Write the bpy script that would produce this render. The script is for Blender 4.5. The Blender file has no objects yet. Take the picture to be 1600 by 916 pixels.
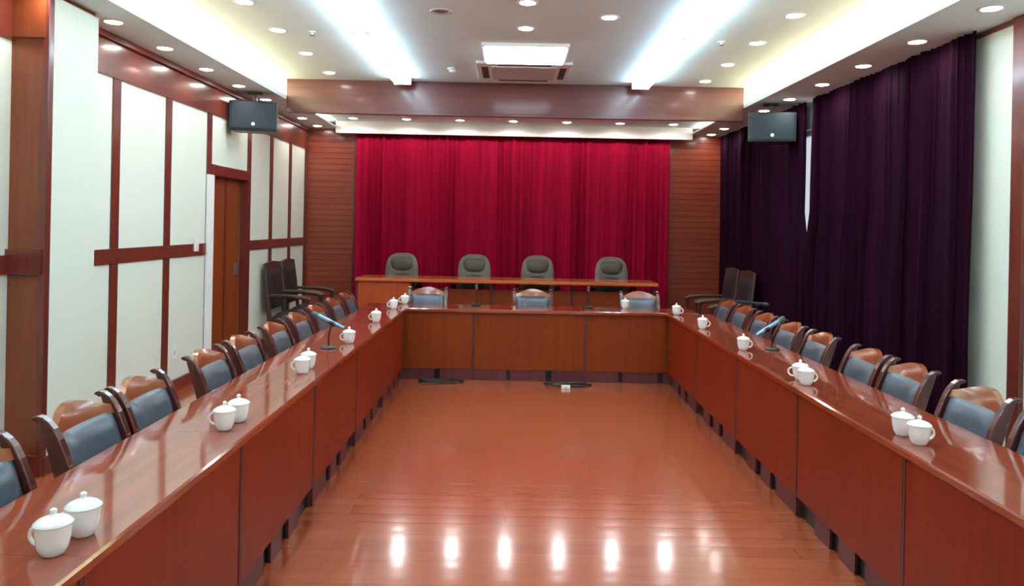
import bpy, bmesh, math, random
from mathutils import Vector, Matrix

PI = math.pi
S = bpy.context.scene
COL = S.collection
random.seed(7)

# ------------------------------------------------------------------ camera, world, exposure
F_PX = 1180.0
cd = bpy.data.cameras.new('camera')
cd.sensor_fit = 'HORIZONTAL'; cd.sensor_width = 36.0
cd.lens = 36.0 * F_PX / 1600.0
cd.shift_y = -107.0 / 1600.0
cd.shift_x = 1.0 / 1600.0
cd.clip_start = 0.05
cam = bpy.data.objects.new('camera', cd); COL.objects.link(cam)
cam.matrix_world = Matrix.Translation((0, 0, 1.67)) @ Matrix.Rotation(PI/2, 4, 'X') @ Matrix.Rotation(0.020, 4, 'Z')
S.camera = cam

w = bpy.data.worlds.new('world'); S.world = w; w.use_nodes = True
w.node_tree.nodes['Background'].inputs[0].default_value = (0.86, 0.92, 1.0, 1)
w.node_tree.nodes['Background'].inputs[1].default_value = 0.75

S.view_settings.view_transform = 'Standard'
S.view_settings.look = 'None'
S.view_settings.gamma = 1.0
S.view_settings.use_curve_mapping = False
S.view_settings.exposure = 0.2

STRIP_E = 22.0      # fluorescent diffusers
COVE_E = 46.0       # warm tubes in the side coves
STAGE_COVE_E = 30.0
SPOT_W = 5.0       # each recessed downlight
LENS_E = 50.0
PANEL_E = 9.0

# ------------------------------------------------------------------ materials
def lin(c):
    r = []
    for v in c:
        v = v/255.0
        r.append(v/12.92 if v <= 0.04045 else ((v+0.055)/1.055)**2.4)
    return (r[0], r[1], r[2], 1.0)

def mat(name, rgb, rough=0.5, metal=0.0, coat=0.0, spec=0.5, emit=None, estr=0.0):
    m = bpy.data.materials.new(name); m.use_nodes = True
    b = m.node_tree.nodes['Principled BSDF']
    b.inputs['Base Color'].default_value = lin(rgb)
    b.inputs['Roughness'].default_value = rough
    b.inputs['Metallic'].default_value = metal
    b.inputs['Coat Weight'].default_value = coat
    b.inputs['Coat Roughness'].default_value = 0.12
    b.inputs['Specular IOR Level'].default_value = spec
    if emit:
        b.inputs['Emission Color'].default_value = lin(emit)
        b.inputs['Emission Strength'].default_value = estr
    return m

def nn(m, t, **kw):
    n = m.node_tree.nodes.new(t)
    for k, v in kw.items(): setattr(n, k, v)
    return n

def lk(m, a, b): m.node_tree.links.new(a, b)

def noisy(m, c1, c2, scale=(1, 1, 1), detail=4.0, nscale=1.0, lo=0.3, hi=0.7, bump=0.0, dist=0.002):
    """procedural two-tone variation stretched along an axis (wood grain, cloth, plaster)"""
    b = m.node_tree.nodes['Principled BSDF']
    tc = nn(m, 'ShaderNodeTexCoord'); mp = nn(m, 'ShaderNodeMapping')
    mp.inputs['Scale'].default_value = scale
    lk(m, tc.outputs['Object'], mp.inputs['Vector'])
    no = nn(m, 'ShaderNodeTexNoise'); no.inputs['Scale'].default_value = nscale
    no.inputs['Detail'].default_value = detail; no.inputs['Roughness'].default_value = 0.6
    lk(m, mp.outputs[0], no.inputs['Vector'])
    cr = nn(m, 'ShaderNodeValToRGB')
    cr.color_ramp.elements[0].position = lo; cr.color_ramp.elements[0].color = lin(c1)
    cr.color_ramp.elements[1].position = hi; cr.color_ramp.elements[1].color = lin(c2)
    lk(m, no.outputs['Fac'], cr.inputs['Fac']); lk(m, cr.outputs[0], b.inputs['Base Color'])
    if bump:
        bp = nn(m, 'ShaderNodeBump'); bp.inputs['Strength'].default_value = bump; bp.inputs['Distance'].default_value = dist
        lk(m, no.outputs['Fac'], bp.inputs['Height']); lk(m, bp.outputs[0], b.inputs['Normal'])
    return m

def wood(name, c1, c2, axis='Z', rough=0.3, coat=0.4):
    sc = {'X': (0.9, 14, 14), 'Y': (14, 0.9, 14), 'Z': (14, 14, 0.9)}[axis]
    return noisy(mat(name, c1, rough, coat=coat), c1, c2, sc, 5, 1.6)

M = {}
M['table_front'] = wood('table_front', (118, 30, 6), (136, 40, 10), 'Z', 0.42, 0.0)
M['table_front_warm'] = wood('table_front_warm', (116, 44, 5), (132, 54, 10), 'Z', 0.42, 0.0)
M['table_top'] = wood('table_top', (124, 40, 8), (150, 58, 14), 'Y', 0.22, 0.9)
M['table_top_x'] = wood('table_top_x', (124, 40, 8), (150, 58, 14), 'X', 0.22, 0.9)
for _k in ('table_top', 'table_top_x'):
    _b = M[_k].node_tree.nodes['Principled BSDF']
    _b.inputs['Coat Weight'].default_value = 1.0; _b.inputs['Coat IOR'].default_value = 2.1
    _b.inputs['Coat Roughness'].default_value = 0.07; _b.inputs['Specular IOR Level'].default_value = 0.12; _b.inputs['Roughness'].default_value = 0.4
for _k in ('table_front', 'table_front_warm'):
    M[_k].node_tree.nodes['Principled BSDF'].inputs['Specular IOR Level'].default_value = 0.3
M['head_front'] = wood('head_table_front', (166, 64, 16), (184, 80, 24), 'Z', 0.4, 0.1)
M['table_dark'] = wood('table_dark', (82, 34, 38), (98, 42, 46), 'Z', 0.45, 0.1)
M['trim'] = wood('trim_wood', (92, 38, 30), (112, 46, 34), 'Z', 0.3, 0.4)
M['trim_y'] = wood('trim_wood_long', (96, 38, 28), (118, 48, 32), 'Y', 0.3, 0.45)
M['beam'] = wood('beam_wood', (80, 34, 34), (102, 47, 45), 'X', 0.36, 0.3)
M['pil'] = wood('pilaster_wood', (112, 50, 22), (136, 66, 30), 'Z', 0.38, 0.2)
M['door'] = wood('door_wood', (122, 52, 12), (138, 64, 18), 'Z', 0.42, 0.1)
M['chair_wood'] = wood('chair_wood', (62, 22, 20), (82, 32, 26), 'Z', 0.26, 0.6)
M['crest_wood'] = wood('crest_wood', (122, 60, 30), (146, 78, 40), 'X', 0.24, 0.6)
M['dark_wood'] = wood('dark_chair_wood', (58, 38, 28), (76, 52, 36), 'Z', 0.4, 0.2)
M['stage_top'] = wood('stage_top', (186, 92, 44), (206, 112, 58), 'X', 0.24, 0.7)
M['fabric'] = noisy(mat('wall_fabric', (220, 226, 213), 0.85, spec=0.2), (216, 223, 209), (226, 231, 219), (30, 30, 30), 3, 3.0, bump=0.06)
M['plaster'] = noisy(mat('plaster', (224, 239, 240), 0.8, spec=0.2), (221, 237, 238), (228, 242, 243), (1, 1, 1), 3, 2.0)
M['white_wall'] = noisy(mat('white_wall', (238, 237, 233), 0.8, spec=0.2), (235, 234, 230), (241, 240, 236), (1, 1, 1), 3, 2.0)
M['leather'] = noisy(mat('blue_grey_leather', (62, 74, 86), 0.3, spec=0.6), (56, 68, 80), (70, 82, 94), (20, 20, 20), 3, 3.0, bump=0.08)
M['exec'] = noisy(mat('olive_leather', (76, 72, 62), 0.4, spec=0.5), (70, 66, 56), (84, 80, 70), (20, 20, 20), 3, 3.0, bump=0.08)
M['exec_light'] = noisy(mat('olive_leather_edge', (104, 98, 88), 0.4, spec=0.5), (98, 92, 82), (112, 106, 96), (20, 20, 20), 3, 3.0, bump=0.08)
M['dark_leather'] = noisy(mat('dark_leather', (44, 38, 42), 0.4, spec=0.4), (40, 34, 38), (50, 44, 48), (20, 20, 20), 3, 3.0, bump=0.08)
M['porcelain'] = noisy(mat('porcelain', (246, 247, 245), 0.12, coat=0.6), (244, 245, 243), (248, 249, 247), (4, 4, 4), 2, 1.0)
M['black'] = noisy(mat('black_plastic', (26, 28, 30), 0.35), (22, 24, 26), (32, 34, 36), (30, 30, 30), 2, 2.0)
M['speaker_box'] = noisy(mat('speaker_box', (34, 40, 44), 0.38), (30, 36, 40), (40, 46, 50), (20, 20, 20), 2, 2.0)
M['grille'] = noisy(mat('speaker_grille', (40, 54, 62), 0.5, spec=0.35), (34, 48, 56), (46, 60, 68), (260, 260, 260), 1, 1.0, bump=0.3)
M['metal'] = noisy(mat('grey_metal', (150, 152, 156), 0.3, metal=0.8), (142, 144, 148), (158, 160, 164), (20, 20, 20), 2, 2.0)
M['mic_tube'] = noisy(mat('mic_tube', (120, 150, 172), 0.22, metal=0.5), (112, 142, 164), (130, 160, 182), (20, 20, 20), 2, 2.0)
M['mic_head'] = noisy(mat('mic_head', (62, 86, 90), 0.5), (54, 78, 82), (72, 96, 100), (300, 300, 300), 1, 1.0, bump=0.2)
M['white_plastic'] = noisy(mat('white_plastic', (236, 237, 236), 0.35), (232, 233, 232), (240, 241, 240), (10, 10, 10), 2, 1.0)
M['grey_plastic'] = noisy(mat('grey_plastic', (196, 194, 196), 0.45), (190, 188, 190), (202, 200, 202), (10, 10, 10), 2, 1.0)
M['outlet'] = noisy(mat('louvre_dark', (60, 56, 56), 0.5), (54, 50, 50), (66, 62, 62), (10, 10, 10), 2, 1.0)
M['dimlens'] = noisy(mat('unlit_lens', (120, 116, 112), 0.2), (110, 106, 102), (130, 126, 122), (20, 20, 20), 2, 1.0)

def emitter(name, rgb, s):
    return mat(name, (255, 255, 255), 0.6, emit=rgb, estr=s)
M['strip'] = emitter('fluorescent_diffuser', (204, 236, 255), STRIP_E)
M['cove'] = emitter('warm_cove_tube', (255, 232, 184), COVE_E)
M['stage_cove'] = emitter('stage_cove_tube', (255, 244, 226), STAGE_COVE_E)
M['lens'] = emitter('downlight_lens', (255, 250, 240), LENS_E)
M['dim_lens_lit'] = emitter('side_tube_cover', (205, 225, 245), .8)
M['panel_lens'] = emitter('panel_diffuser', (240, 248, 255), PANEL_E)

def velvet(name, c1, c2, sheen):
    m = noisy(mat(name, c1, 0.8, spec=0.06), c1, c2, (9, 9, 0.25), 4, 1.6)
    b = m.node_tree.nodes['Principled BSDF']
    b.inputs['Sheen Weight'].default_value = sheen
    b.inputs['Sheen Roughness'].default_value = 0.4
    b.inputs['Sheen Tint'].default_value = lin(tuple(min(255, v+40) for v in c2))
    return m
M['red_velvet'] = velvet('red_velvet', (138, 8, 42), (172, 16, 58), 0.12)
M['purple_velvet'] = velvet('purple_velvet', (26, 4, 19), (42, 7, 31), 0.0)

def floor_material():
    m = mat('floor_laminate', (168, 84, 48), 0.22, coat=1.0, spec=0.5)
    m.node_tree.nodes['Principled BSDF'].inputs['Coat Roughness'].default_value = 0.115
    m.node_tree.nodes['Principled BSDF'].inputs['Coat IOR'].default_value = 1.6
    b = m.node_tree.nodes['Principled BSDF']
    tc = nn(m, 'ShaderNodeTexCoord')
    br = nn(m, 'ShaderNodeTexBrick')
    br.offset = 0.37; br.offset_frequency = 2
    br.inputs['Scale'].default_value = 1.0
    br.inputs['Brick Width'].default_value = 2.4
    br.inputs['Row Height'].default_value = 0.12
    br.inputs['Mortar Size'].default_value = 0.0035
    br.inputs['Mortar Smooth'].default_value = 0.6
    br.inputs['Color1'].default_value = lin((162, 78, 46))
    br.inputs['Color2'].default_value = lin((172, 86, 50))
    br.inputs['Mortar'].default_value = lin((152, 72, 43))
    lk(m, tc.outputs['Object'], br.inputs['Vector'])
    mp = nn(m, 'ShaderNodeMapping'); mp.inputs['Scale'].default_value = (1.2, 16, 1)
    lk(m, tc.outputs['Object'], mp.inputs['Vector'])
    no = nn(m, 'ShaderNodeTexNoise'); no.inputs['Scale'].default_value = 2.0; no.inputs['Detail'].default_value = 5
    lk(m, mp.outputs[0], no.inputs['Vector'])
    mx = nn(m, 'ShaderNodeMix', data_type='RGBA', blend_type='SOFT_LIGHT')
    mx.inputs[0].default_value = 0.3
    lk(m, br.outputs['Color'], mx.inputs[6]); lk(m, no.outputs['Fac'], mx.inputs[7])
    lk(m, mx.outputs[2], b.inputs['Base Color'])
    # each plank is slightly dished: rounded long edges
    sx = nn(m, 'ShaderNodeSeparateXYZ'); lk(m, tc.outputs['Object'], sx.inputs[0])
    m1 = nn(m, 'ShaderNodeMath', operation='MULTIPLY'); m1.inputs[1].default_value = 2*PI/0.12
    lk(m, sx.outputs['Y'], m1.inputs[0])
    m2 = nn(m, 'ShaderNodeMath', operation='COSINE'); lk(m, m1.outputs[0], m2.inputs[0])
    m3 = nn(m, 'ShaderNodeMath', operation='MULTIPLY_ADD'); m3.inputs[1].default_value = -0.5
    lk(m, m2.outputs[0], m3.inputs[0]); m3.inputs[2].default_value = 0.5
    bp = nn(m, 'ShaderNodeBump'); bp.inputs['Strength'].default_value = 0.12; bp.inputs['Distance'].default_value = 0.0012
    lk(m, m3.outputs[0], bp.inputs['Height']); lk(m, bp.outputs[0], b.inputs['Normal']); lk(m, bp.outputs[0], b.inputs['Coat Normal'])
    return m
M['floor'] = floor_material()

def grooved(name, c1, c2, pitch):
    """wood boards with horizontal grooves every `pitch` metres of height"""
    m = wood(name, c1, c2, 'X', 0.32, 0.35)
    b = m.node_tree.nodes['Principled BSDF']
    tc = nn(m, 'ShaderNodeTexCoord'); sx = nn(m, 'ShaderNodeSeparateXYZ'); lk(m, tc.outputs['Object'], sx.inputs[0])
    d = nn(m, 'ShaderNodeMath', operation='DIVIDE'); d.inputs[1].default_value = pitch; lk(m, sx.outputs['Z'], d.inputs[0])
    fr = nn(m, 'ShaderNodeMath', operation='FRACT'); lk(m, d.outputs[0], fr.inputs[0])
    lt = nn(m, 'ShaderNodeMath', operation='GREATER_THAN'); lt.inputs[1].default_value = 0.10; lk(m, fr.outputs[0], lt.inputs[0])
    bp = nn(m, 'ShaderNodeBump'); bp.inputs['Strength'].default_value = 0.8; bp.inputs['Distance'].default_value = 0.006
    lk(m, lt.outputs[0], bp.inputs['Height']); lk(m, bp.outputs[0], b.inputs['Normal'])
    mx = nn(m, 'ShaderNodeMix', data_type='RGBA')
    mx.inputs[6].default_value = lin((104, 42, 30))
    src = b.inputs['Base Color'].links[0].from_socket
    lk(m, lt.outputs[0], mx.inputs[0]); lk(m, src, mx.inputs[7]); lk(m, mx.outputs[2], b.inputs['Base Color'])
    return m
M['back_wood'] = grooved('back_wall_boards', (132, 54, 36), (152, 70, 48), 0.088)

# ------------------------------------------------------------------ mesh helpers
class MB:
    def __init__(self): self.bm = bmesh.new(); self.smooth = False
    def box(self, x0, x1, y0, y1, z0, z1, bev=0.0):
        r = bmesh.ops.create_cube(self.bm, size=1.0)
        vs = r['verts']
        for v in vs:
            v.co = Vector(((x0+x1)/2 + v.co.x*(x1-x0), (y0+y1)/2 + v.co.y*(y1-y0), (z0+z1)/2 + v.co.z*(z1-z0)))
        if bev:
            es = {e for v in vs for e in v.link_edges}
            bmesh.ops.bevel(self.bm, geom=list(es), offset=bev, segments=2, affect='EDGES', profile=0.7)
        return self
    def tube(self, pts, rad, n=12, caps=True):
        pts = [Vector(p) for p in pts]
        rs = rad if isinstance(rad, (list, tuple)) else [rad]*len(pts)
        rings = []; prev = None
        for i, p in enumerate(pts):
            t = (pts[min(i+1, len(pts)-1)] - pts[max(i-1, 0)]).normalized()
            if prev is None:
                a = Vector((0, 0, 1)) if abs(t.z) < 0.9 else Vector((1, 0, 0))
                u = t.cross(a).normalized()
            else:
                u = (prev - t*prev.dot(t)).normalized()
            prev = u; v = t.cross(u)
            rings.append([self.bm.verts.new(p + (u*math.cos(2*PI*k/n) + v*math.sin(2*PI*k/n))*rs[i]) for k in range(n)])
        for a, b in zip(rings, rings[1:]):
            for k in range(n):
                self.bm.faces.new((a[k], a[(k+1) % n], b[(k+1) % n], b[k]))
        if caps:
            self.bm.faces.new(rings[0][::-1]); self.bm.faces.new(rings[-1])
        self.smooth = True
        return self
    def lathe(self, prof, c=(0, 0, 0), n=32, close=False):
        c = Vector(c); rings = []
        for r, z in prof:
            if r < 1e-6: rings.append([self.bm.verts.new(c + Vector((0, 0, z)))])
            else: rings.append([self.bm.verts.new(c + Vector((r*math.cos(2*PI*k/n), r*math.sin(2*PI*k/n), z))) for k in range(n)])
        prs = list(zip(rings, rings[1:]))
        if close: prs.append((rings[-1], rings[0]))
        for a, b in prs:
            if len(a) == 1 and len(b) == 1: continue
            for k in range(n):
                k2 = (k+1) % n
                if len(a) == 1: self.bm.faces.new((a[0], b[k2], b[k]))
                elif len(b) == 1: self.bm.faces.new((a[k], a[k2], b[0]))
                else: self.bm.faces.new((a[k], a[k2], b[k2], b[k]))
        self.smooth = True
        return self
    def prism(self, poly, axis, a0, a1):
        """extrude a 2-D outline along an axis: axis 'X' -> poly is (y,z), 'Y' -> (x,z), 'Z' -> (x,y)"""
        def P(p, a):
            return {'X': (a, p[0], p[1]), 'Y': (p[0], a, p[1]), 'Z': (p[0], p[1], a)}[axis]
        A = [self.bm.verts.new(P(p, a0)) for p in poly]; B = [self.bm.verts.new(P(p, a1)) for p in poly]
        n = len(poly)
        for k in range(n):
            self.bm.faces.new((A[k], A[(k+1) % n], B[(k+1) % n], B[k]))
        self.bm.faces.new(A[::-1]); self.bm.faces.new(B)
        return self
    def grid(self, fn, nu, nv):
        """solid slab from fn(u, v, side) with side 0 / 1"""
        G = [[[self.bm.verts.new(fn(i/nu, j/nv, s)) for j in range(nv+1)] for i in range(nu+1)] for s in (0, 1)]
        for s in (0, 1):
            for i in range(nu):
                for j in range(nv):
                    q = (G[s][i][j], G[s][i+1][j], G[s][i+1][j+1], G[s][i][j+1])
                    self.bm.faces.new(q if s == 0 else q[::-1])
        for i in range(nu):
            self.bm.faces.new((G[0][i][0], G[1][i][0], G[1][i+1][0], G[0][i+1][0]))
            self.bm.faces.new((G[0][i][nv], G[0][i+1][nv], G[1][i+1][nv], G[1][i][nv]))
        for j in range(nv):
            self.bm.faces.new((G[0][0][j], G[0][0][j+1], G[1][0][j+1], G[1][0][j]))
            self.bm.faces.new((G[0][nu][j], G[1][nu][j], G[1][nu][j+1], G[0][nu][j+1]))
        return self
    def build(self, name, m, parent=None, smooth=None, bevel=0.0, subsurf=0):
        bmesh.ops.recalc_face_normals(self.bm, faces=self.bm.faces)
        me = bpy.data.meshes.new(name); self.bm.to_mesh(me); self.bm.free()
        me.materials.append(M[m] if isinstance(m, str) else m)
        o = bpy.data.objects.new(name, me); COL.objects.link(o)
        if self.smooth if smooth is None else smooth:
            for p in me.polygons: p.use_smooth = True
            me.set_sharp_from_angle(angle=math.radians(38))
        if parent: o.parent = parent
        if bevel:
            b = o.modifiers.new('bevel', 'BEVEL'); b.width = bevel; b.segments = 2; b.limit_method = 'ANGLE'
        if subsurf:
            s = o.modifiers.new('subsurf', 'SUBSURF'); s.levels = subsurf; s.render_levels = subsurf
        return o

def BX(*a, **k): return MB().box(*a, **k)

def tag(o, label, cat, group=None):
    o['label'] = label; o['category'] = cat
    if group: o['group'] = group
    return o
def thing(name, label, cat, loc=(0, 0, 0), rz=0.0, group=None):
    o = bpy.data.objects.new(name, None); COL.objects.link(o)
    o.empty_display_size = 0.1
    o.location = loc; o.rotation_euler = (0, 0, rz)
    return tag(o, label, cat, group)
def struct(o, label=None):
    o['kind'] = 'structure'
    if label: o['label'] = label
    return o
def dup(root, loc, rz, label):
    r = root.copy(); COL.objects.link(r); r.location = loc; r.rotation_euler = (0, 0, rz); r['label'] = label
    for ch in list(root.children):
        c = ch.copy(); COL.objects.link(c); c.parent = r
        for g in list(ch.children):
            d = g.copy(); COL.objects.link(d); d.parent = c
    return r

ORD = ['first', 'second', 'third', 'fourth', 'fifth', 'sixth', 'seventh', 'eighth', 'ninth', 'tenth', 'eleventh', 'twelfth', 'thirteenth', 'fourteenth', 'fifteenth']

# ------------------------------------------------------------------ room shell
XL, XR = -3.23, 3.36
Y0, Y1 = -2.0, 11.80
ZS, ZC, ZC2 = 3.11, 3.355, 3.20
SL, SR = -2.71, 2.74
YB0, YB1 = 9.0, 9.06

struct(BX(XL-.2, XR+.2, Y0-.2, Y1+.2, -0.1, 0).build('floor', 'floor'))
struct(BX(XL-.2, XR+.2, Y0-.2, YB1, ZC, ZC+.1).build('ceiling', 'plaster'))
struct(BX(XL-.2, XR+.2, YB1, Y1+.2, ZC2, ZC+.1).build('ceiling_stage', 'plaster'))
for nm, xa, xb, lip in (('ceiling_soffit_left', XL, SL, -1), ('ceiling_soffit_right', SR, XR, 1)):
    b = BX(xa, xb, Y0, Y1, ZS, ZS+.02)
    if lip < 0: b.box(SL-.02, SL, Y0, YB1, ZS+.02, ZS+.045)
    else: b.box(SR, SR+.02, Y0, YB1, ZS+.02, ZS+.045)
    struct(b.build(nm, 'plaster'))
    # end wall of the cove above the soffit, beside the beam
    struct(BX(xa, xb, YB0+.01, YB1, ZS+.02, ZC).build('wall_cove_end', 'white_wall'))
struct(BX(SL, SR, 11.53, 11.58, 3.02, ZC2).build('trim_1', 'white_wall'), 'white pelmet board above the red curtain')
bm_ = BX(SL, SR, YB0, YB1, 2.95, ZC).box(SL, SR, YB0-.012, YB0+.002, 2.95, 2.98)
struct(bm_.build('trim_2', 'beam', bevel=0.004), 'wooden beam across the ceiling in front of the stage')

# rear wall behind the camera
struct(BX(XL-.2, XR+.2, Y0-.2, Y0, 0, ZC).build('wall_rear', 'white_wall'))
# back wall
struct(BX(XL-.2, XR+.2, Y1, Y1+.2, 0, ZC).build('wall_back', 'back_wood'))
struct(BX(-2.47, -2.43, Y1-.03, Y1, 0, ZS).build('trim_3', 'trim'), 'wooden edge strip left of the red curtain')
struct(BX(2.42, 2.46, Y1-.03, Y1, 0, ZS).build('trim_4', 'trim'), 'wooden edge strip right of the red curtain')

# left wall with fabric panels and wooden strips
DOOR0, DOOR1 = 8.06, 9.13
wl = BX(XL-.2, XL, Y0-.2, DOOR0, 0, ZC).box(XL-.2, XL, DOOR1, Y1+.2, 0, ZC).box(XL-.2, XL, DOOR0, DOOR1, 2.14, ZC).build('wall_left', 'white_wall')
struct(wl)
def part_left(name, y0, y1, z0, z1, dep, m, bev=0.004):
    return BX(XL, XL+dep, y0, y1, z0, z1, bev=bev).build(name, m, wl)
muls = [-1.2, -0.3, 0.6, 1.5, 2.4, 3.3, 4.2, 5.2, 6.10, 7.03, 7.98, 9.20, 10.05, 10.90, 11.72]
for y in muls:
    z0 = 0.12
    part_left('wood_strip', y-.06, y+.06, z0, 2.78, .030, 'trim')
for a, b in zip(muls, muls[1:]):
    y0, y1 = a+.06, b-.06
    if abs(a-7.98) < .01:
        part_left('fabric_panel', y0, y1, 2.25, 2.78, .02, 'fabric')
        continue
    part_left('fabric_panel', y0, y1, 1.41, 2.78, .02, 'fabric')
    part_left('fabric_panel', y0, y1, 0.12, 1.29, .02, 'fabric')
part_left('wood_rail', Y0, 7.92, 1.29, 1.41, .034, 'trim_y')
part_left('wood_rail', 9.26, Y1-.01, 1.29, 1.41, .034, 'trim_y')
part_left('wood_frieze', Y0, Y1-.01, 2.78, 3.06, .035, 'trim_y')
part_left('cornice', Y0, Y1-.01, 3.06, ZS-.002, .07, 'trim_y')
struct(BX(XL, XL+.04, Y0, DOOR0-.06, 0, .12).build('baseboard_left', 'trim_y'))
struct(BX(XL, XL+.04, DOOR1+.08, Y1-.03, 0, .12).build('baseboard_left', 'trim_y'))
# door in the left wall
dr = BX(XL-.10, XL-.055, DOOR0+.005, DOOR1-.005, 0.005, 2.135).build('door_1', 'door', bevel=0.003)
struct(dr, 'brown wooden door in the left wall')
BX(XL-.06, XL-.045, DOOR0+.58, DOOR0+.62, 0.01, 2.13).build('meeting_stile', 'trim', dr)
BX(XL-.058, XL-.02, DOOR1-.16, DOOR1-.12, 1.0, 1.14, bev=.004).build('door_handle', 'metal', dr)
fr = BX(XL-.05, XL+.045, DOOR0-.02, DOOR1+.02, 2.135, 2.25).build('trim_5', 'trim_y', bevel=.004)
struct(fr, 'wooden door head in the left wall')
struct(BX(XL-.05, XL+.05, DOOR0-.14, DOOR0-.02, 0, 2.135).box(XL-.05, XL+.05, DOOR0-.02, DOOR0+.012, 0, 2.135).build('trim_6', 'white_wall'), 'white door jamb')
struct(BX(XL-.05, XL+.04, DOOR1-.012, DOOR1+.02, 0, 2.135).build('trim_7', 'trim'), 'wooden door jamb')

# left pilaster: wooden near face, pale inner face
pil = BX(XL, -2.985, 4.82, 5.37, 0, ZS-.001).build('wall_pilaster_left', 'pil')
struct(pil, 'wood-faced pilaster on the left wall')
BX(-2.985, -2.965, 4.855, 5.375, .12, ZS-.03).build('fabric_panel', 'fabric', pil)
BX(-3.0, -2.96, 4.80, 4.855, 0, ZS-.001, bev=.006).build('corner_strip', 'trim', pil)
BX(XL, -2.98, 4.79, 4.82, 1.29, 1.45, bev=.004).build('wood_rail', 'trim', pil)
BX(XL, -2.98, 4.79, 4.82, 0.0, .14, bev=.004).build('plinth', 'trim', pil)
BX(-3.0, -2.955, 4.82, 5.375, 0.0, .12, bev=.004).build('plinth', 'trim', pil)
BX(XL, -2.98, 4.795, 4.82, 2.80, ZS-.002, bev=.004).build('wood_frieze', 'pil', pil)

# right wall with window behind the curtains
WY0, WY1, WZ0, WZ1 = 5.75, 11.2, .95, 2.82
wr = BX(XR, XR+.2, Y0-.2, WY0, 0, ZC).box(XR, XR+.2, WY1, Y1+.2, 0, ZC).box(XR, XR+.2, WY0, WY1, 0, WZ0).box(XR, XR+.2, WY0, WY1, WZ1, ZC).build('wall_right', 'white_wall')
struct(wr)
def part_right(name, y0, y1, z0, z1, dep, m):
    return BX(XR-dep, XR, y0, y1, z0, z1, bev=.004).build(name, m, wr)
part_right('fabric_panel', 5.02, 5.66, .12, ZS-.035, .02, 'fabric')
part_right('wood_strip', 4.90, 5.02, 0, ZS-.002, .05, 'trim')
part_right('fabric_panel', 4.02, 4.90, .12, ZS-.035, .02, 'fabric')
part_right('wood_strip', 3.9, 4.02, 0, ZS-.002, .05, 'trim')
part_right('cornice', 3.9, 5.66, ZS-.035, ZS-.002, .03, 'trim_y')
struct(BX(XR-.04, XR, Y0, WY0, 0, .12).build('baseboard_right', 'trim_y'))
wi = BX(XR+.06, XR+.12, WY0, WY1, WZ0, WZ0+.06).box(XR+.06, XR+.12, WY0, WY1, WZ1-.06, WZ1)
for k in range(5):
    y = WY0 + (WY1-WY0-.06)*k/4
    wi.box(XR+.06, XR+.12, y, y+.06, WZ0+.06, WZ1-.06)
wi = wi.build('window_1', 'white_plastic'); struct(wi, 'white framed window behind the dark curtains')
gm = bpy.data.materials.new('window_glass'); gm.use_nodes = True
nt = gm.node_tree; nt.nodes.remove(nt.nodes['Principled BSDF'])
tr = nt.nodes.new('ShaderNodeBsdfTransparent'); gl = nt.nodes.new('ShaderNodeBsdfGlossy'); gl.inputs['Roughness'].default_value = 0.02
mxs = nt.nodes.new('ShaderNodeMixShader'); mxs.inputs[0].default_value = 0.08
nt.links.new(tr.outputs[0], mxs.inputs[1]); nt.links.new(gl.outputs[0], mxs.inputs[2])
nt.links.new(mxs.outputs[0], nt.nodes['Material Output'].inputs[0])
BX(XR+.085, XR+.095, WY0+.06, WY1-.06, WZ0+.06, WZ1-.06).build('pane', gm, wi)

# stage platform
struct(BX(-2.25, 2.25, 9.72, Y1, 0, .16).build('stage_platform', 'back_wood', bevel=.006), 'low wooden stage platform')

# cove tubes lying on the soffits
for nm, x, lab in (('cove_light', -2.97, 'warm cove light tube above the left soffit'), ('cove_light', 3.0, 'warm cove light tube above the right soffit')):
    t = thing(nm, lab, 'light', (x, 0, ZS+.02), group='warm cove lights above the soffits')
    BX(-.03, .03, Y0+.1, YB0-.06, 0, .02).build('batten', 'white_plastic', t)
    MB().tube([(0, Y0+.12, .04), (0, YB0-.08, .04)], .02, 10).build('light_tube', 'cove', t)
for x, lab in ((-2.86, 'cove light tube left of the stage ceiling recess'), (2.89, 'cove light tube right of the stage ceiling recess')):
    t = thing('cove_light', lab, 'light', (x, 0, ZS+.02), group='cove lights beside the stage recess')
    BX(-.025, .025, YB1+.1, 11.5, 0, .012).build('batten', 'white_plastic', t)
    MB().tube([(0, YB1+.12, .024), (0, 11.48, .024)], .012, 10).build('light_tube', 'stage_cove', t)

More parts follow.
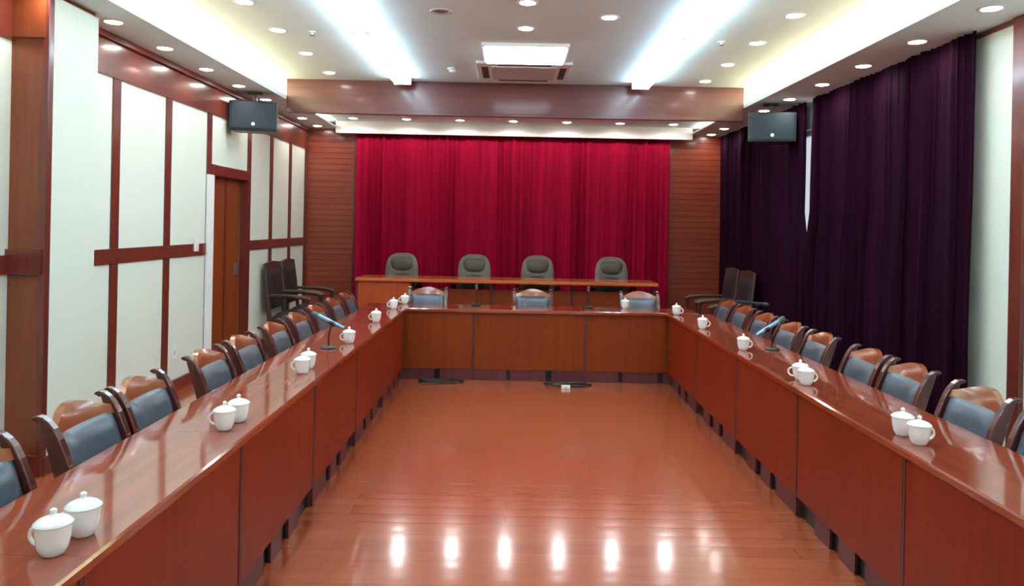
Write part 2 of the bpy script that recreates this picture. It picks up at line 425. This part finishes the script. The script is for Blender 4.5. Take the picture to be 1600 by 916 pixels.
# ------------------------------------------------------------------ curtains
def curtain(name, mname, p0, p1, z0, z1, folds, amp, normal, label, seed, edge0=None, edge1=None):
    rnd = random.Random(seed)
    p0, p1, nrm = Vector(p0), Vector(p1), Vector(normal)
    n = folds*8; nv = 10
    phs = []; ph = 0.0
    for i in range(n+1):
        phs.append(ph); ph += 2*PI/8*(1+0.45*math.sin(i*0.21+seed)+0.25*rnd.uniform(-1, 1))
    amps = [amp*(0.65+0.35*math.sin(i*0.083+seed*1.7)) for i in range(n+1)]
    m = MB(); V = []
    for i in range(n+1):
        row = []
        for j in range(nv+1):
            v = j/nv; z = z0+(z1-z0)*v
            u = i/n
            a0 = edge0(z) if edge0 else 0.0
            a1 = edge1(z) if edge1 else 1.0
            uu = a0 + (a1-a0)*u
            q = p0.lerp(p1, uu)
            am = amps[i]*(1.0-0.35*v)
            off = am*(math.sin(phs[i]) + 0.35*math.sin(2.3*phs[i]+v*0.9)) + 0.01*math.sin(5*v+i*.15)
            side = 0.012*math.cos(phs[i])
            d = (p1-p0).normalized()
            q = q + nrm*off + d*side
            row.append(m.bm.verts.new((q.x, q.y, z)))
        V.append(row)
    for i in range(n):
        for j in range(nv):
            m.bm.faces.new((V[i][j], V[i+1][j], V[i+1][j+1], V[i][j+1]))
    m.smooth = True
    o = m.build(name, mname)
    for p in o.data.polygons: p.use_smooth = True
    s = o.modifiers.new('solid', 'SOLIDIFY'); s.thickness = 0.004
    return tag(o, label, 'curtain')

curtain('stage_curtain', 'red_velvet', (-2.43, 11.68, 0), (2.42, 11.68, 0), .17, 3.09, 46, .034, (0, -1, 0),
        'wide red velvet stage curtain hanging behind the head table', 3)
# dark curtains on the right; a slit is left between them near the top
near_far_edge = lambda z: 1.0 - max(0.0, min(1.0, (z-1.5)/.35))*0.036
far_near_edge = lambda z: max(0.0, min(1.0, (z-1.5)/.35))*0.036
curtain('window_curtain', 'purple_velvet', (3.24, 5.30, 0), (3.24, 8.26, 0), .03, 3.10, 30, .036, (-1, 0, 0),
        'dark purple curtain beside the pale wall panel, nearer of the two', 5, edge1=near_far_edge)
curtain('window_curtain', 'purple_velvet', (3.24, 8.28, 0), (3.24, 11.72, 0), .03, 3.10, 34, .036, (-1, 0, 0),
        'dark purple curtain in the far right corner behind the hanging speaker', 8, edge0=far_near_edge)

# ------------------------------------------------------------------ lights in the ceiling
def downlight_proto():
    t = thing('downlight', '', 'downlight', (0, 0, 0))
    MB().lathe([(.060, .0), (.062, -.006), (.078, -.006), (.085, -.002), (.085, .004), (.060, .004)], n=28, close=True).build('trim_ring', 'white_plastic', t)
    MB().lathe([(0, -.014), (.036, -.011), (.0595, -.003), (.0595, .003), (0, .003)], n=28).build('lens', 'lens', t)
    ld = bpy.data.lights.new('downlight_lamp', 'SPOT'); ld.energy = SPOT_W; ld.color = (1.0, .97, .94)
    ld.spot_size = math.radians(156); ld.spot_blend = .9; ld.shadow_soft_size = .045
    lo = bpy.data.objects.new('downlight_lamp', ld); COL.objects.link(lo); lo.parent = t; lo.location = (0, 0, -.02)
    return t
dl = downlight_proto(); used = [False]
def place_dl(x, y, z, label, group):
    if not used[0]:
        used[0] = True; dl.location = (x, y, z); dl['label'] = label; o = dl
    else: o = dup(dl, (x, y, z), 0, label)
    o['group'] = group
    return o

rows = [
 ('left soffit', -2.97, ZS, [11.45, 10.62, 9.04, 8.15, 7.28, 6.41, 5.58, 4.7, 3.8, 2.9, 1.0]),
 ('right soffit', 3.03, ZS, [11.55, 10.85, 9.14, 8.30, 7.43, 6.56, 5.69, 4.81, 3.9, 3.0, 1.0]),
 ('left ceiling row', -2.10, ZC, [8.57, 7.60, 6.70, 5.85, 4.9, 3.0, 1.1]),
 ('right ceiling row', 2.185, ZC, [8.64, 7.74, 6.82, 5.92, 5.0, 3.0, 1.1]),
]
for nm, x, z, ys in rows:
    for i, y in enumerate(ys):
        lab = '%s round white downlight from the back along the %s' % (ORD[i], nm)
        place_dl(x, y, z, lab, 'downlights along the ' + nm)
place_dl(.09, 6.47, ZC, 'lit downlight in mid ceiling just in front of the bright square panel', 'downlights in mid ceiling')
place_dl(.09, 5.72, ZC, 'lit downlight in mid ceiling at the top edge of the photo', 'downlights in mid ceiling')
place_dl(.755, 6.08, ZC, 'lone lit downlight between the square panel and the right light strip', 'downlights in mid ceiling')
for i in range(7):
    o = place_dl(-2.37+.79*i, 11.17, ZC2, '%s small downlight from the left in the recess above the red curtain' % ORD[i], 'downlights above the stage curtain')
    for c in o.children:
        if c.type == 'LIGHT':
            if i == 0: stage_lamp = c.data.copy(); stage_lamp.energy = SPOT_W*2.6; stage_lamp.spot_size = math.radians(172); stage_lamp.spot_blend = .3
            c.data = stage_lamp

# unlit downlight, detectors, sprinklers
t = thing('downlight', 'unlit recessed downlight in the ceiling between the left light strip and centre', 'downlight', (-.59, 6.0, ZC))
MB().lathe([(.06, .0), (.062, -.008), (.085, -.008), (.09, -.002), (.09, .004), (.06, .004)], n=28, close=True).build('trim_ring', 'grey_plastic', t)
MB().lathe([(0, -.004), (.06, -.001), (.06, .003), (0, .003)], n=28).build('lens', 'dimlens', t)
t = thing('smoke_detector', 'small white smoke detector on the ceiling near the wooden beam', 'smoke detector', (-.67, 8.2, ZC))
MB().lathe([(0, .0), (.06, 0), (.06, -.012), (.05, -.02), (0, -.02)], n=28).build('base', 'white_plastic', t)
MB().lathe([(.04, -.018), (.042, -.035), (.03, -.048), (0, -.05)], n=28).build('sensor_dome', 'white_plastic', t)
def sprinkler(x, y, z, label):
    t = thing('sprinkler', label, 'sprinkler', (x, y, z), group='ceiling sprinklers')
    MB().lathe([(0, 0), (.032, 0), (.03, -.006), (.012, -.008), (.01, -.03), (0, -.03)], n=20).build('escutcheon', 'white_plastic', t)
    MB().lathe([(0, -.03), (.02, -.03), (.022, -.034), (0, -.035)], n=20).build('deflector', 'metal', t)
sprinkler(-1.81, 6.74, ZC, 'small sprinkler head beside the left ceiling downlights')
sprinkler(1.86, 6.80, ZC, 'small sprinkler head beside the right ceiling downlights')
sprinkler(-3.02, 9.83, ZS, 'unlit downlight on the left soffit behind the speaker, shaped as a sprinkler head')  # unlit downlight of the soffit row, drawn with the sprinkler shape
sprinkler(3.02, 10.05, ZS, 'dim downlight on the right soffit behind the speaker, shaped as a sprinkler head')  # dim downlight of this soffit, the sprinkler shape stands in for it

# fluorescent strips
def strip_proto():
    t = thing('fluorescent_fixture', '', 'ceiling light')
    MB().prism([(-.05, 0), (-.03, -.045), (.03, -.045), (.05, 0)], 'Y', -.59, .59).build('housing', 'white_plastic', t)
    for s in (-1, 1):
        MB().tube([(s*.075, -.575, -.062), (s*.075, .575, -.062)], .019, 14).build('tube', 'strip', t)
        BX(-.10, .10, s*.588-.008, s*.588+.008, -.082, 0, bev=.003).build('lamp_holder', 'white_plastic', t)
    return t
st = strip_proto(); first = True
for side, x in (('left', -1.30), ('right', 1.47)):
    for i in range(8):
        y = 8.20-1.195*i
        lab = '%s bright fluorescent fixture from the wooden beam in the %s ceiling strip' % (ORD[i], side)
        if first: st.location = (x, y, ZC); st['label'] = lab; o = st; first = False
        else: o = dup(st, (x, y, ZC), 0, lab)
        o['group'] = 'fluorescent fixtures in the %s ceiling strip' % side

# square light panel and air-conditioner cassette
t = thing('ceiling_light', 'bright square ceiling light panel in front of the air conditioner', 'ceiling light', (.10, 7.38, ZC))
p = BX(-.41, .41, -.39, .37, -.03, 0)
p.build('frame', 'white_plastic', t, bevel=.004)
BX(-.385, .385, -.32, .345, -.045, -.03, bev=.004).build('diffuser', 'panel_lens', t)
BX(-.385, .385, -.375, -.325, -.045, -.03, bev=.004).build('side_tube_cover', 'dim_lens_lit', t)
t = thing('air_conditioner', 'square grey ceiling cassette air conditioner beside the wooden beam', 'air conditioner', (.10, 8.25, ZC))
BX(-.50, .50, -.48, .48, -.03, 0, bev=.008).build('panel', 'white_plastic', t)
BX(-.34, .34, -.34, .34, -.04, -.03, bev=.004).build('intake_grille', 'grey_plastic', t)
for k, (x0, x1, y0, y1) in enumerate(((-.45, -.38, -.30, .30), (.38, .45, -.30, .30), (-.28, .28, .39, .44), (-.28, .28, -.44, -.39))):
    BX(x0, x1, y0, y1, -.034, -.028).build('air_outlet', 'outlet', t)

# ------------------------------------------------------------------ hanging speakers
def speaker(x, y, rz, label):
    t = thing('speaker', label, 'speaker', (x, y, 2.66), rz, 'speakers hanging from the soffits')
    # local front is -Y
    b = MB(); b.prism([(-.262, -.12), (.262, -.12), (.20, .18), (-.20, .18)], 'Z', 0, .335)
    b.build('cabinet', 'speaker_box', t, bevel=.012)
    BX(-.235, .235, -.135, -.118, .025, .31, bev=.007).build('grille', 'grille', t)
    m = MB(); m.lathe([(0, .004), (.018, .004), (.02, 0), (0, 0)], n=20)
    bmesh.ops.rotate(m.bm, verts=m.bm.verts, cent=(0, 0, 0), matrix=Matrix.Rotation(PI/2, 3, 'X'))
    bmesh.ops.translate(m.bm, verts=m.bm.verts, vec=(0, -.135, .075))
    m.build('badge', 'white_plastic', t)
    BX(-.02, .02, .0, .03, .33, .43).build('bracket', 'black', t)
    BX(-.08, .08, -.06, .08, .43, .448, bev=.004).build('mounting_plate', 'black', t)
speaker(-2.93, 8.55, math.radians(12), 'black loudspeaker hanging from the left soffit above the door')
speaker(2.94, 8.62, math.radians(-12), 'black loudspeaker hanging from the right soffit before the purple curtains')

# ------------------------------------------------------------------ conference tables
TZ = 0.76
def table_proto(name, L, topm, frontm, mirror):
    """module of length L along local X, visitor side (front panel) at local y=0, depth to +y .47"""
    t = thing(name, '', 'table')
    poly = [(-.0, TZ-.008), (.006, TZ), (.464, TZ), (.47, TZ-.008), (.47, TZ-.03), (.462, TZ-.04), (.008, TZ-.04), (0, TZ-.032)]
    MB().prism(poly, 'X', 0.0005, L-.0005).build('tabletop', topm, t)
    BX(.015, L-.015, .03, .05, .115, TZ-.04).build('front_panel', frontm, t, bevel=.002)
    for x0, x1 in ((.001, .015), (L-.015, L-.001)):
        BX(x0, x1, .026, .10, .0, TZ-.04, bev=.003).build('side_panel', 'table_dark', t)
    for a, b in (((.015, .36), (.40, .78), (.84, 1.18)) if L < 1.2 else ((.015, .34), (.45, .63), (.74, .93))):
        if mirror: a, b = L-b, L-a
        BX(a, b, .036, .054, .0, .114, bev=.003).build('foot_rail', 'table_dark', t)
    BX(.016, L-.016, .060, .072, .0, .30).build('shade_board', 'black', t)  # black sheet added so the foot openings look dark, in place of shade
    return t
side_t = table_proto('conference_table', 1.2, 'table_top_x', 'table_front', False)
far_t = table_proto('conference_table', 1.195, 'table_top_x', 'table_front_warm', False)
YT = 8.02
LX, RX = -1.10, 1.665
first = True
for i in range(6):
    y = YT-1.2*(i+1)
    lab = '%s brown conference table module from the far table in the left row' % ORD[i]
    # left row: front faces +X, length along Y; local +y (depth) -> -X : rotate +90 gives x->+Y, y->-X
    if first: side_t.location = (LX, y, 0); side_t.rotation_euler = (0, 0, PI/2); side_t['label'] = lab; o = side_t; first = False
    else: o = dup(side_t, (LX, y, 0), PI/2, lab)
    o['group'] = 'conference tables in the left row'
right_t = table_proto('conference_table', 1.2, 'table_top_x', 'table_front', True)
for i in range(5):
    y = YT-1.2*i
    lab = '%s brown conference table module from the far table in the right row' % ORD[i]
    if i == 0: right_t.location = (RX, y, 0); right_t.rotation_euler = (0, 0, -PI/2); right_t['label'] = lab; o = right_t
    else: o = dup(right_t, (RX, y, 0), -PI/2, lab)
    o['group'] = 'conference tables in the right row'
for i, lab in enumerate(('left brown table module closing the far end of the two table rows', 'middle brown table module closing the far end of the two table rows', 'right brown table module closing the far end of the two table rows')):
    x = -1.575+1.195*i
    if i == 0: far_t.location = (x, YT+.015, 0); far_t['label'] = lab; o = far_t
    else: o = dup(far_t, (x, YT+.015, 0), 0, lab)
    o['group'] = 'conference tables closing the far end'

# ------------------------------------------------------------------ conference chairs
def back_y(z):
    """centre line of the chair back: upright below, sweeping backwards towards the top"""
    pts = [(0, -.215), (.45, -.195), (.60, -.208), (.72, -.228), (.82, -.258), (.90, -.292), (.95, -.325)]
    for (za, ya), (zb, yb) in zip(pts, pts[1:]):
        if z <= zb: return ya + (yb-ya)*(z-za)/(zb-za)
    return pts[-1][1]

def chair_proto():
    t = thing('conference_chair', '', 'chair', group='')
    W = .208
    # side posts: rear leg sweeping up into a curled horn
    zs = [0, .12, .25, .38, .48, .56, .64, .72, .79, .85, .89, .915]
    hw = [.018, .02, .022, .026, .028, .030, .032, .033, .032, .029, .024, .017]
    for s in (-1, 1):
        front = [(back_y(z)+h, z) for z, h in zip(zs, hw)]
        rear = [(back_y(z)-h, z) for z, h in zip(zs, hw)]
        horn = [(-.308, .932), (-.328, .938), (-.346, .932), (-.348, .921), (-.338, .92), (-.330, .912)]
        poly = front + horn + rear[::-1]
        MB().prism(poly, 'X', s*W-.019, s*W+.019).build('side_post', 'chair_wood', t, bevel=.007)
        MB().tube([(s*.175, .155, .40), (s*.177, .152, .2), (s*.18, .15, 0)], [.022, .019, .014], 10).build('front_leg', 'chair_wood', t)
    # back slab of wood, dished, behind the pad
    bow = lambda u: .022*(1-(2*u-1)**2)
    def slab(z0f, z1f, y_front, y_back, wid):
        def fn(u, v, s):
            x = -wid+2*wid*u
            z0, z1 = z0f(u), z1f(u)
            z = z0+(z1-z0)*v
            return (x, back_y(z)-bow(u)+(y_front if s == 0 else y_back), z)
        return fn
    MB().grid(slab(lambda u: .47, lambda u: .855, .004, -.022, W-.017), 12, 8).build('back_panel', 'chair_wood', t, smooth=True)
    arch = lambda u: .886+.052*math.sin(PI*u)**1.3
    MB().grid(slab(lambda u: .85, arch, .012, -.018, W-.017), 16, 5).build('crest_rail', 'crest_wood', t, smooth=True)
    def pad(u, v, s):
        x = -(W-.024)+2*(W-.024)*u; z = .52+.345*v
        e = min(1.0, 6*min(u, 1-u))**.5*min(1.0, 6*min(v, 1-v))**.5
        return (x, back_y(z)-bow(u)+(.006+.034*e if s == 0 else .004), z)
    MB().grid(pad, 18, 14).build('back_pad', 'leather', t, smooth=True)
    def seat(u, v, s):
        hw_ = .183+.012*v
        x = -hw_+2*hw_*u; y = -.165+.34*v
        e = min(1.0, 5*min(u, 1-u))**.5*min(1.0, 5*min(v, 1-v))**.5
        return (x, y, .44+(.045*e if s == 0 else 0.0))
    MB().grid(seat, 14, 14).build('seat', 'leather', t, smooth=True)
    BX(-.188, .188, -.175, .18, .385, .44, bev=.006).build('seat_frame', 'chair_wood', t)
    return t
ch = chair_proto(); first = True
def place_chair(x, y, rz, label, group):
    global first
    if first: ch.location = (x, y, 0); ch.rotation_euler = (0, 0, rz); ch['label'] = label; o = ch; first = False
    else: o = dup(ch, (x, y, 0), rz, label)
    o['group'] = group
Lc = [2.34, 2.975, 3.46, 4.22, 4.77, 5.41, 5.99, 6.58, 7.20, 7.77]
for i, y in enumerate(Lc):
    place_chair(LX-.47+.182, y, -PI/2, '%s wooden chair with blue-grey leather back from the camera along the left table row' % ORD[i], 'chairs along the left table row')
Rc = [3.05, 3.60, 4.23, 4.73, 5.44, 6.02, 6.65, 7.24, 7.78]
for i, y in enumerate(Rc):
    place_chair(RX+.47-.182, y, PI/2, '%s wooden chair with blue-grey leather back from the camera along the right table row' % ORD[i], 'chairs along the right table row')
for x, wd in ((-.935, 'left'), (.26, 'middle'), (1.475, 'right')):
    place_chair(x, YT+.485-.182, PI, '%s chair with blue-grey back facing the camera behind the far cross table' % wd, 'chairs behind the far cross table')

# ------------------------------------------------------------------ lidded mugs
def mug_proto():
    t = thing('lidded_mug', '', 'mug')
    MB().lathe([(0, 0), (.026, 0), (.030, .003), (.039, .022), (.0435, .045), (.0455, .072), (.046, .082), (.043, .082), (.0425, .07), (.036, .025), (.0, .008)], n=36).build('cup_body', 'porcelain', t)
    MB().lathe([(0, .080), (.047, .080), (.0495, .083), (.048, .087), (.036, .096), (.020, .102), (.010, .104), (.007, .108), (.0095, .113), (.009, .119), (.004, .123), (0, .124)], n=36).build('lid', 'porcelain', t)
    pts = []
    for k in range(13):
        a = -PI/2 + PI*k/12
        pts.append((.040+.030*math.cos(a), 0, .045+.026*math.sin(a)))
    pts[0] = (.036, 0, .020)
    MB().tube(pts, .0055, 10).build('handle', 'porcelain', t)
    return t
mug = mug_proto(); mfirst = True
def place_mug(x, y, rz, label, group):
    global mfirst
    if mfirst: mug.location = (x, y, TZ+.0005); mug.rotation_euler = (0, 0, rz); mug['label'] = label; o = mug; mfirst = False
    else: o = dup(mug, (x, y, TZ+.0005), rz, label)
    o['group'] = group
gl_ = 'lidded mugs on the left table row'; gr_ = 'lidded mugs on the right table row'
A = PI
for x, y, rz, lab in (
  (-1.215, 2.03, A-.15, 'white lidded mug nearest the camera at bottom left, handle outward'),
  (-1.205, 2.155, A+.6, 'white lidded mug just behind the nearest mug on the left table'),
  (-1.222, 3.26, A-.15, 'nearer white lidded mug of the second pair on the left table'),
  (-1.210, 3.395, A+.6, 'farther white lidded mug of the second pair on the left table'),
  (-1.225, 4.49, A-.15, 'nearer white lidded mug of the third pair on the left table'),
  (-1.235, 4.66, A+.6, 'farther white lidded mug of the third pair on the left table'),
  (-1.195, 5.64, A-.2, 'single white lidded mug below the left desk microphone'),
  (-1.213, 6.87, A-.2, 'single white lidded mug on the left table past the microphone'),
  (-1.22, 7.93, A-.2, 'white lidded mug at the far end of the left table row')):
    place_mug(x, y, rz, lab, gl_)
for x, y, rz, lab in (
  (1.773, 3.25, .15, 'nearer white lidded mug of the nearest pair on the right table'),
  (1.774, 3.39, -.6, 'farther white lidded mug of the nearest pair on the right table'),
  (1.755, 4.45, .15, 'nearer white lidded mug of the second pair on the right table'),
  (1.777, 4.60, 2.6, 'farther white lidded mug of the second pair on the right table'),
  (1.765, 5.69, .1, 'white lidded mug beside the right desk microphone'),
  (1.752, 6.85, .1, 'single white lidded mug on the right table past the microphone'),
  (1.745, 7.90, -.4, 'white lidded mug at the far end of the right table row')):
    place_mug(x, y, rz, lab, gr_)
place_mug(-1.17, 8.42, A, 'white lidded mug on the left corner of the far cross table', 'lidded mugs on the far cross table')
place_mug(1.285, 8.40, 1.4, 'white lidded mug in front of the right chair at the far cross table', 'lidded mugs on the far cross table')

# ------------------------------------------------------------------ microphones
def desk_mic(x, y, tail, head, label):
    t = thing('desk_microphone', label, 'microphone', (x, y, TZ))
    o = Vector((x, y, TZ)); tl = Vector(tail)-o; hd = Vector(head)-o
    mid = tl.lerp(hd, .35)
    MB().lathe([(0, 0), (.055, 0), (.058, .006), (.05, .014), (.012, .02), (0, .02)], n=28).build('base', 'black', t)
    MB().tube([(0, 0, .015), (0, 0, .09), tuple(mid*.6+Vector((0, 0, mid.z*.35))), tuple(mid-Vector((0, 0, .014)))], .006, 10).build('stem', 'black', t)
    MB().tube([tuple(mid-(hd-tl).normalized()*.02-Vector((0, 0, .004))), tuple(mid+(hd-tl).normalized()*.02-Vector((0, 0, .004)))], .019, 14).build('clip', 'black', t)
    k = tl.lerp(hd, .78)
    MB().tube([tuple(tl), tuple(tl.lerp(hd, .05)), tuple(tl.lerp(hd, .6)), tuple(k)], [.011, .015, .016, .017], 16).build('mic_body', 'mic_tube', t)
    d = hd-k
    MB().tube([tuple(k), tuple(k+d*.15), tuple(k+d*.5), tuple(k+d*.85), tuple(hd)], [.017, .020, .021, .019, .008], 16).build('mic_head', 'mic_head', t)
desk_mic(-1.29, 5.40, (-1.17, 5.36, .91), (-1.425, 5.44, 1.005), 'silver blue microphone on a desk stand on the left table row')
desk_mic(2.00, 5.74, (1.865, 5.70, .87), (2.105, 5.78, 1.0), 'silver blue microphone on a desk stand on the right table row')
def goose(x, y, label):
    t = thing('gooseneck_microphone', label, 'microphone', (x, y, TZ), group='gooseneck microphones on the far cross table')
    BX(-.05, .05, -.045, .045, 0, .025, bev=.008).build('base', 'black', t)
    MB().tube([(0, .01, .02), (0, .012, .08), (0, .004, .15), (0, -.012, .19)], .005, 10).build('neck', 'black', t)
    MB().tube([(0, -.012, .185), (0, -.02, .20), (0, -.034, .235), (0, -.038, .243)], [.010, .014, .014, .008], 14).build('mic_head', 'metal', t)
goose(-.37, 8.38, 'gooseneck microphone on the far cross table between left and middle chairs')
goose(.87, 8.38, 'gooseneck microphone on the far cross table between middle and right chairs')
# floor microphone stand behind the far right chairs
t = thing('microphone_stand', 'dark microphone on a floor stand behind the right row of chairs', 'microphone stand', (2.62, 8.0, 0))
MB().lathe([(0, 0), (.13, 0), (.135, .012), (.12, .022), (.02, .03), (0, .03)], n=32).build('base', 'black', t)
MB().tube([(0, 0, .02), (0, 0, .87)], .010, 12).build('pole', 'black', t)
MB().tube([(-.02, 0, .87), (.02, 0, .87)], .018, 12).build('clamp', 'black', t)
MB().tube([(-.22, 0, .905), (-.2, 0, .903), (.06, 0, .88)], [.010, .013, .017], 14).build('mic_body', 'grille', t)
MB().tube([(.06, 0, .88), (.08, 0, .878), (.11, 0, .875), (.125, 0, .874)], [.017, .022, .02, .008], 14).build('mic_head', 'mic_head', t)

# ------------------------------------------------------------------ head table on the stage
SZ = .16
t = thing('head_table', 'long brown head table on the stage before the red curtain', 'table', (-2.07, 10.1, SZ))
WT = 4.05
MB().prism([(0, .752), (.008, .76), (.592, .76), (.6, .752), (.6, .722), (.59, .712), (.01, .712), (0, .722)], 'X', 0, WT).build('tabletop', 'stage_top', t)
BX(.03, .72, .04, .06, .06, .712, bev=.002).build('front_panel', 'head_front', t)
for k in range(3):
    a = .75 + k*1.09
    BX(a, a+1.06, .16, .18, .06, .62, bev=.002).build('front_panel', 'table_front_warm', t)
for x in (.015, .735, 1.83, 2.92, WT-.03):
    BX(x-.015, x+.015, .05 if x < .8 else .14, .24, 0, .712, bev=.002).build('side_panel', 'table_dark', t)

# executive chairs
def exec_proto():
    t = thing('executive_chair', '', 'chair')
    def sq(u, v, w_, h_, p=3.2):
        # map square to a superellipse for rounded-top backs
        x = 2*u-1; z = 2*v-1
        m_ = max(abs(x), abs(z)); l = (abs(x)**p+abs(z)**p)**(1/p)
        k = m_/l if l > 1e-6 else 1
        return x*k*w_, z*k*h_
    def back(u, v, s):
        x, z = sq(u, v, .235, .34)
        z += .73
        e = max(0.0, 1-max(abs(2*u-1), abs(2*v-1))**6)
        y = -.24-.10*(z-.45)+.05*(x/.235)**2
        return (x, y+(.04*e+.01 if s == 0 else -.045*e-.01), z)
    MB().grid(back, 18, 18).build('backrest', 'exec_light', t, smooth=True)
    def cush(u, v, s):
        x, z = sq(u, v, .165, .115, 2.8)
        z += .92
        e = max(0.0, 1-max(abs(2*u-1), abs(2*v-1))**4)
        y = -.24-.10*(z-.45)+.05*(x/.235)**2
        return (x, y+(.035+.045*e if s == 0 else .03), z)
    MB().grid(cush, 14, 14).build('head_cushion', 'exec', t, smooth=True)
    def cush2(u, v, s):
        x, z = sq(u, v, .17, .16, 2.8)
        z += .635
        e = max(0.0, 1-max(abs(2*u-1), abs(2*v-1))**4)
        y = -.24-.10*(z-.45)+.05*(x/.235)**2
        return (x, y+(.035+.05*e if s == 0 else .03), z)
    MB().grid(cush2, 14, 14).build('lumbar_cushion', 'exec', t, smooth=True)
    def seat(u, v, s):
        x, y = sq(u, v, .25, .25, 4)
        e = max(0.0, 1-max(abs(2*u-1), abs(2*v-1))**6)
        return (x, y+.0, .46+(.06*e if s == 0 else -.05*e))
    MB().grid(seat, 14, 14).build('seat', 'exec', t, smooth=True)
    for s in (-1, 1):
        MB().tube([(s*.25, -.22, .50), (s*.285, -.20, .64), (s*.285, 0, .66), (s*.285, .14, .64), (s*.26, .16, .48)], [.018, .022, .026, .022, .016], 10).build('armrest', 'black', t)
    MB().tube([(0, 0, .10), (0, 0, .42)], .03, 14).build('gas_column', 'metal', t)
    for k in range(5):
        a = 2*PI*k/5+.3
        lg = MB().tube([(0, 0, .11), (.15*math.cos(a), .15*math.sin(a), .10), (.28*math.cos(a), .28*math.sin(a), .07)], [.03, .024, .016], 8).build('base_arm', 'black', t)
        cx, cy = .28*math.cos(a), .28*math.sin(a)
        MB().tube([(cx-.012, cy, .03), (cx+.012, cy, .03)], .03, 14).build('caster', 'black', lg)
    return t
ex = exec_proto()
for i, (x, lab) in enumerate(((-1.56, 'leftmost'), (-.52, 'second from left'), (.39, 'third from left'), (1.45, 'rightmost'))):
    lab = 'grey-brown leather executive chair behind the head table, ' + lab
    if i == 0: ex.location = (x, 10.62, SZ); ex.rotation_euler = (0, 0, PI); ex['label'] = lab; o = ex
    else: o = dup(ex, (x, 10.62, SZ), PI, lab)
    o['group'] = 'executive chairs behind the head table'

# ------------------------------------------------------------------ dark armchairs along the walls
def arm_proto():
    t = thing('armchair', '', 'chair')
    W = .29
    by = lambda z: -.24-.08*max(0, z-.42)/.7
    for s in (-1, 1):
        MB().tube([(s*W, by(0), 0), (s*W, by(.42), .42), (s*W, by(.8), .8), (s*W*.96, by(1.11), 1.11)], [.018, .024, .024, .018], 8).build('rear_leg', 'dark_wood', t)
        MB().tube([(s*W, .24, 0), (s*W, .24, .66)], [.016, .022], 8).build('front_leg', 'dark_wood', t)
        MB().tube([(s*W, -.26, .70), (s*W*1.03, 0, .70), (s*W*1.03, .20, .68), (s*W, .28, .655)], [.02, .026, .028, .02], 10).build('armrest', 'dark_wood', t)
    BX(-W, W, -.25, .26, .36, .42, bev=.006).build('seat_frame', 'dark_wood', t)
    def seat(u, v, s):
        e = min(1, 5*min(u, 1-u))**.5*min(1, 5*min(v, 1-v))**.5
        return (-.265+.53*u, -.22+.48*v, .42+(.07*e if s == 0 else 0))
    MB().grid(seat, 12, 12).build('seat', 'dark_leather', t, smooth=True)
    def back(u, v, s):
        e = min(1, 6*min(u, 1-u))**.5*min(1, 6*min(v, 1-v))**.5
        z = .52+.52*v
        return (-.255+.51*u, by(z)+(.01+.04*e if s == 0 else -.015), z)
    MB().grid(back, 12, 12).build('backrest', 'dark_leather', t, smooth=True)
    def crest(u, v, s):
        z = 1.03+(.07+.03*math.sin(PI*u))*v
        return (-W*.97+2*W*.97*u, by(z)+(.018 if s == 0 else -.018), z)
    MB().grid(crest, 12, 3).build('crest_rail', 'dark_wood', t, smooth=True)
    return t
ar = arm_proto()
for i, (x, y, rz, lab) in enumerate(((-2.82, 9.93, -PI/2, 'dark high-backed armchair by the left wall, nearer of two'), (-2.82, 10.62, -PI/2, 'dark high-backed armchair by the left wall, in the back corner'),
      (2.80, 9.90, PI/2, 'dark high-backed armchair before the right curtain, nearer of two'), (2.80, 10.60, PI/2, 'dark high-backed armchair before the right curtain, in the back corner'))):
    if i == 0: ar.location = (x, y, 0); ar.rotation_euler = (0, 0, rz); ar['label'] = lab; o = ar
    else: o = dup(ar, (x, y, 0), rz, lab)
    o['group'] = 'dark armchairs in the back corners'

# ------------------------------------------------------------------ wall fittings, cables
t = thing('light_switch', 'white light switch plate on the wooden rail beside the door', 'light switch', (XL+.034, 7.66, 1.40))
BX(0, .012, -.05, .05, -.065, .065, bev=.003).build('plate', 'white_plastic', t)
BX(.012, .018, -.025, .025, -.04, .04, bev=.002).build('rocker', 'white_plastic', t)
t = thing('wall_socket', 'white wall socket low on the fabric panel left of the door', 'wall socket', (XL+.02, 7.23, .38))
BX(0, .010, -.045, .045, -.06, .06, bev=.003).build('plate', 'white_plastic', t)
BX(.010, .014, -.02, .02, -.02, .02, bev=.002).build('outlet_face', 'grey_plastic', t)

def cable(cx, cy, seed, label, rx, ry):
    rnd = random.Random(seed); pts = []
    for k in range(90):
        a = 2*PI*k/26
        r = 1+.25*math.sin(k*.37+seed)
        pts.append((cx+rx*r*math.cos(a)+.02*rnd.uniform(-1, 1)*.3, cy+ry*r*math.sin(a), .008+.007*(k % 26 > 13)+.004*math.sin(k*.5)+.002*(k//26)))
    o = MB().tube(pts, .008, 8).build('cable', 'black')
    return tag(o, label, 'cable', 'cables under the far cross table')
cable(-.72, 7.93, 1, 'tangled black cable on the floor under the left part of far cross table', .20, .07)
cable(.62, 7.90, 2, 'tangled black cable on the floor under the right part of far cross table', .20, .09)
t = thing('power_adapter', 'small white power block among the cables under the far cross table', 'power adapter', (.59, 7.74, 0))
BX(-.045, .045, -.03, .03, 0, .032, bev=.006).build('body', 'white_plastic', t)
BX(-.012, .012, -.034, -.03, .008, .024, bev=.001).build('socket_face', 'grey_plastic', t)
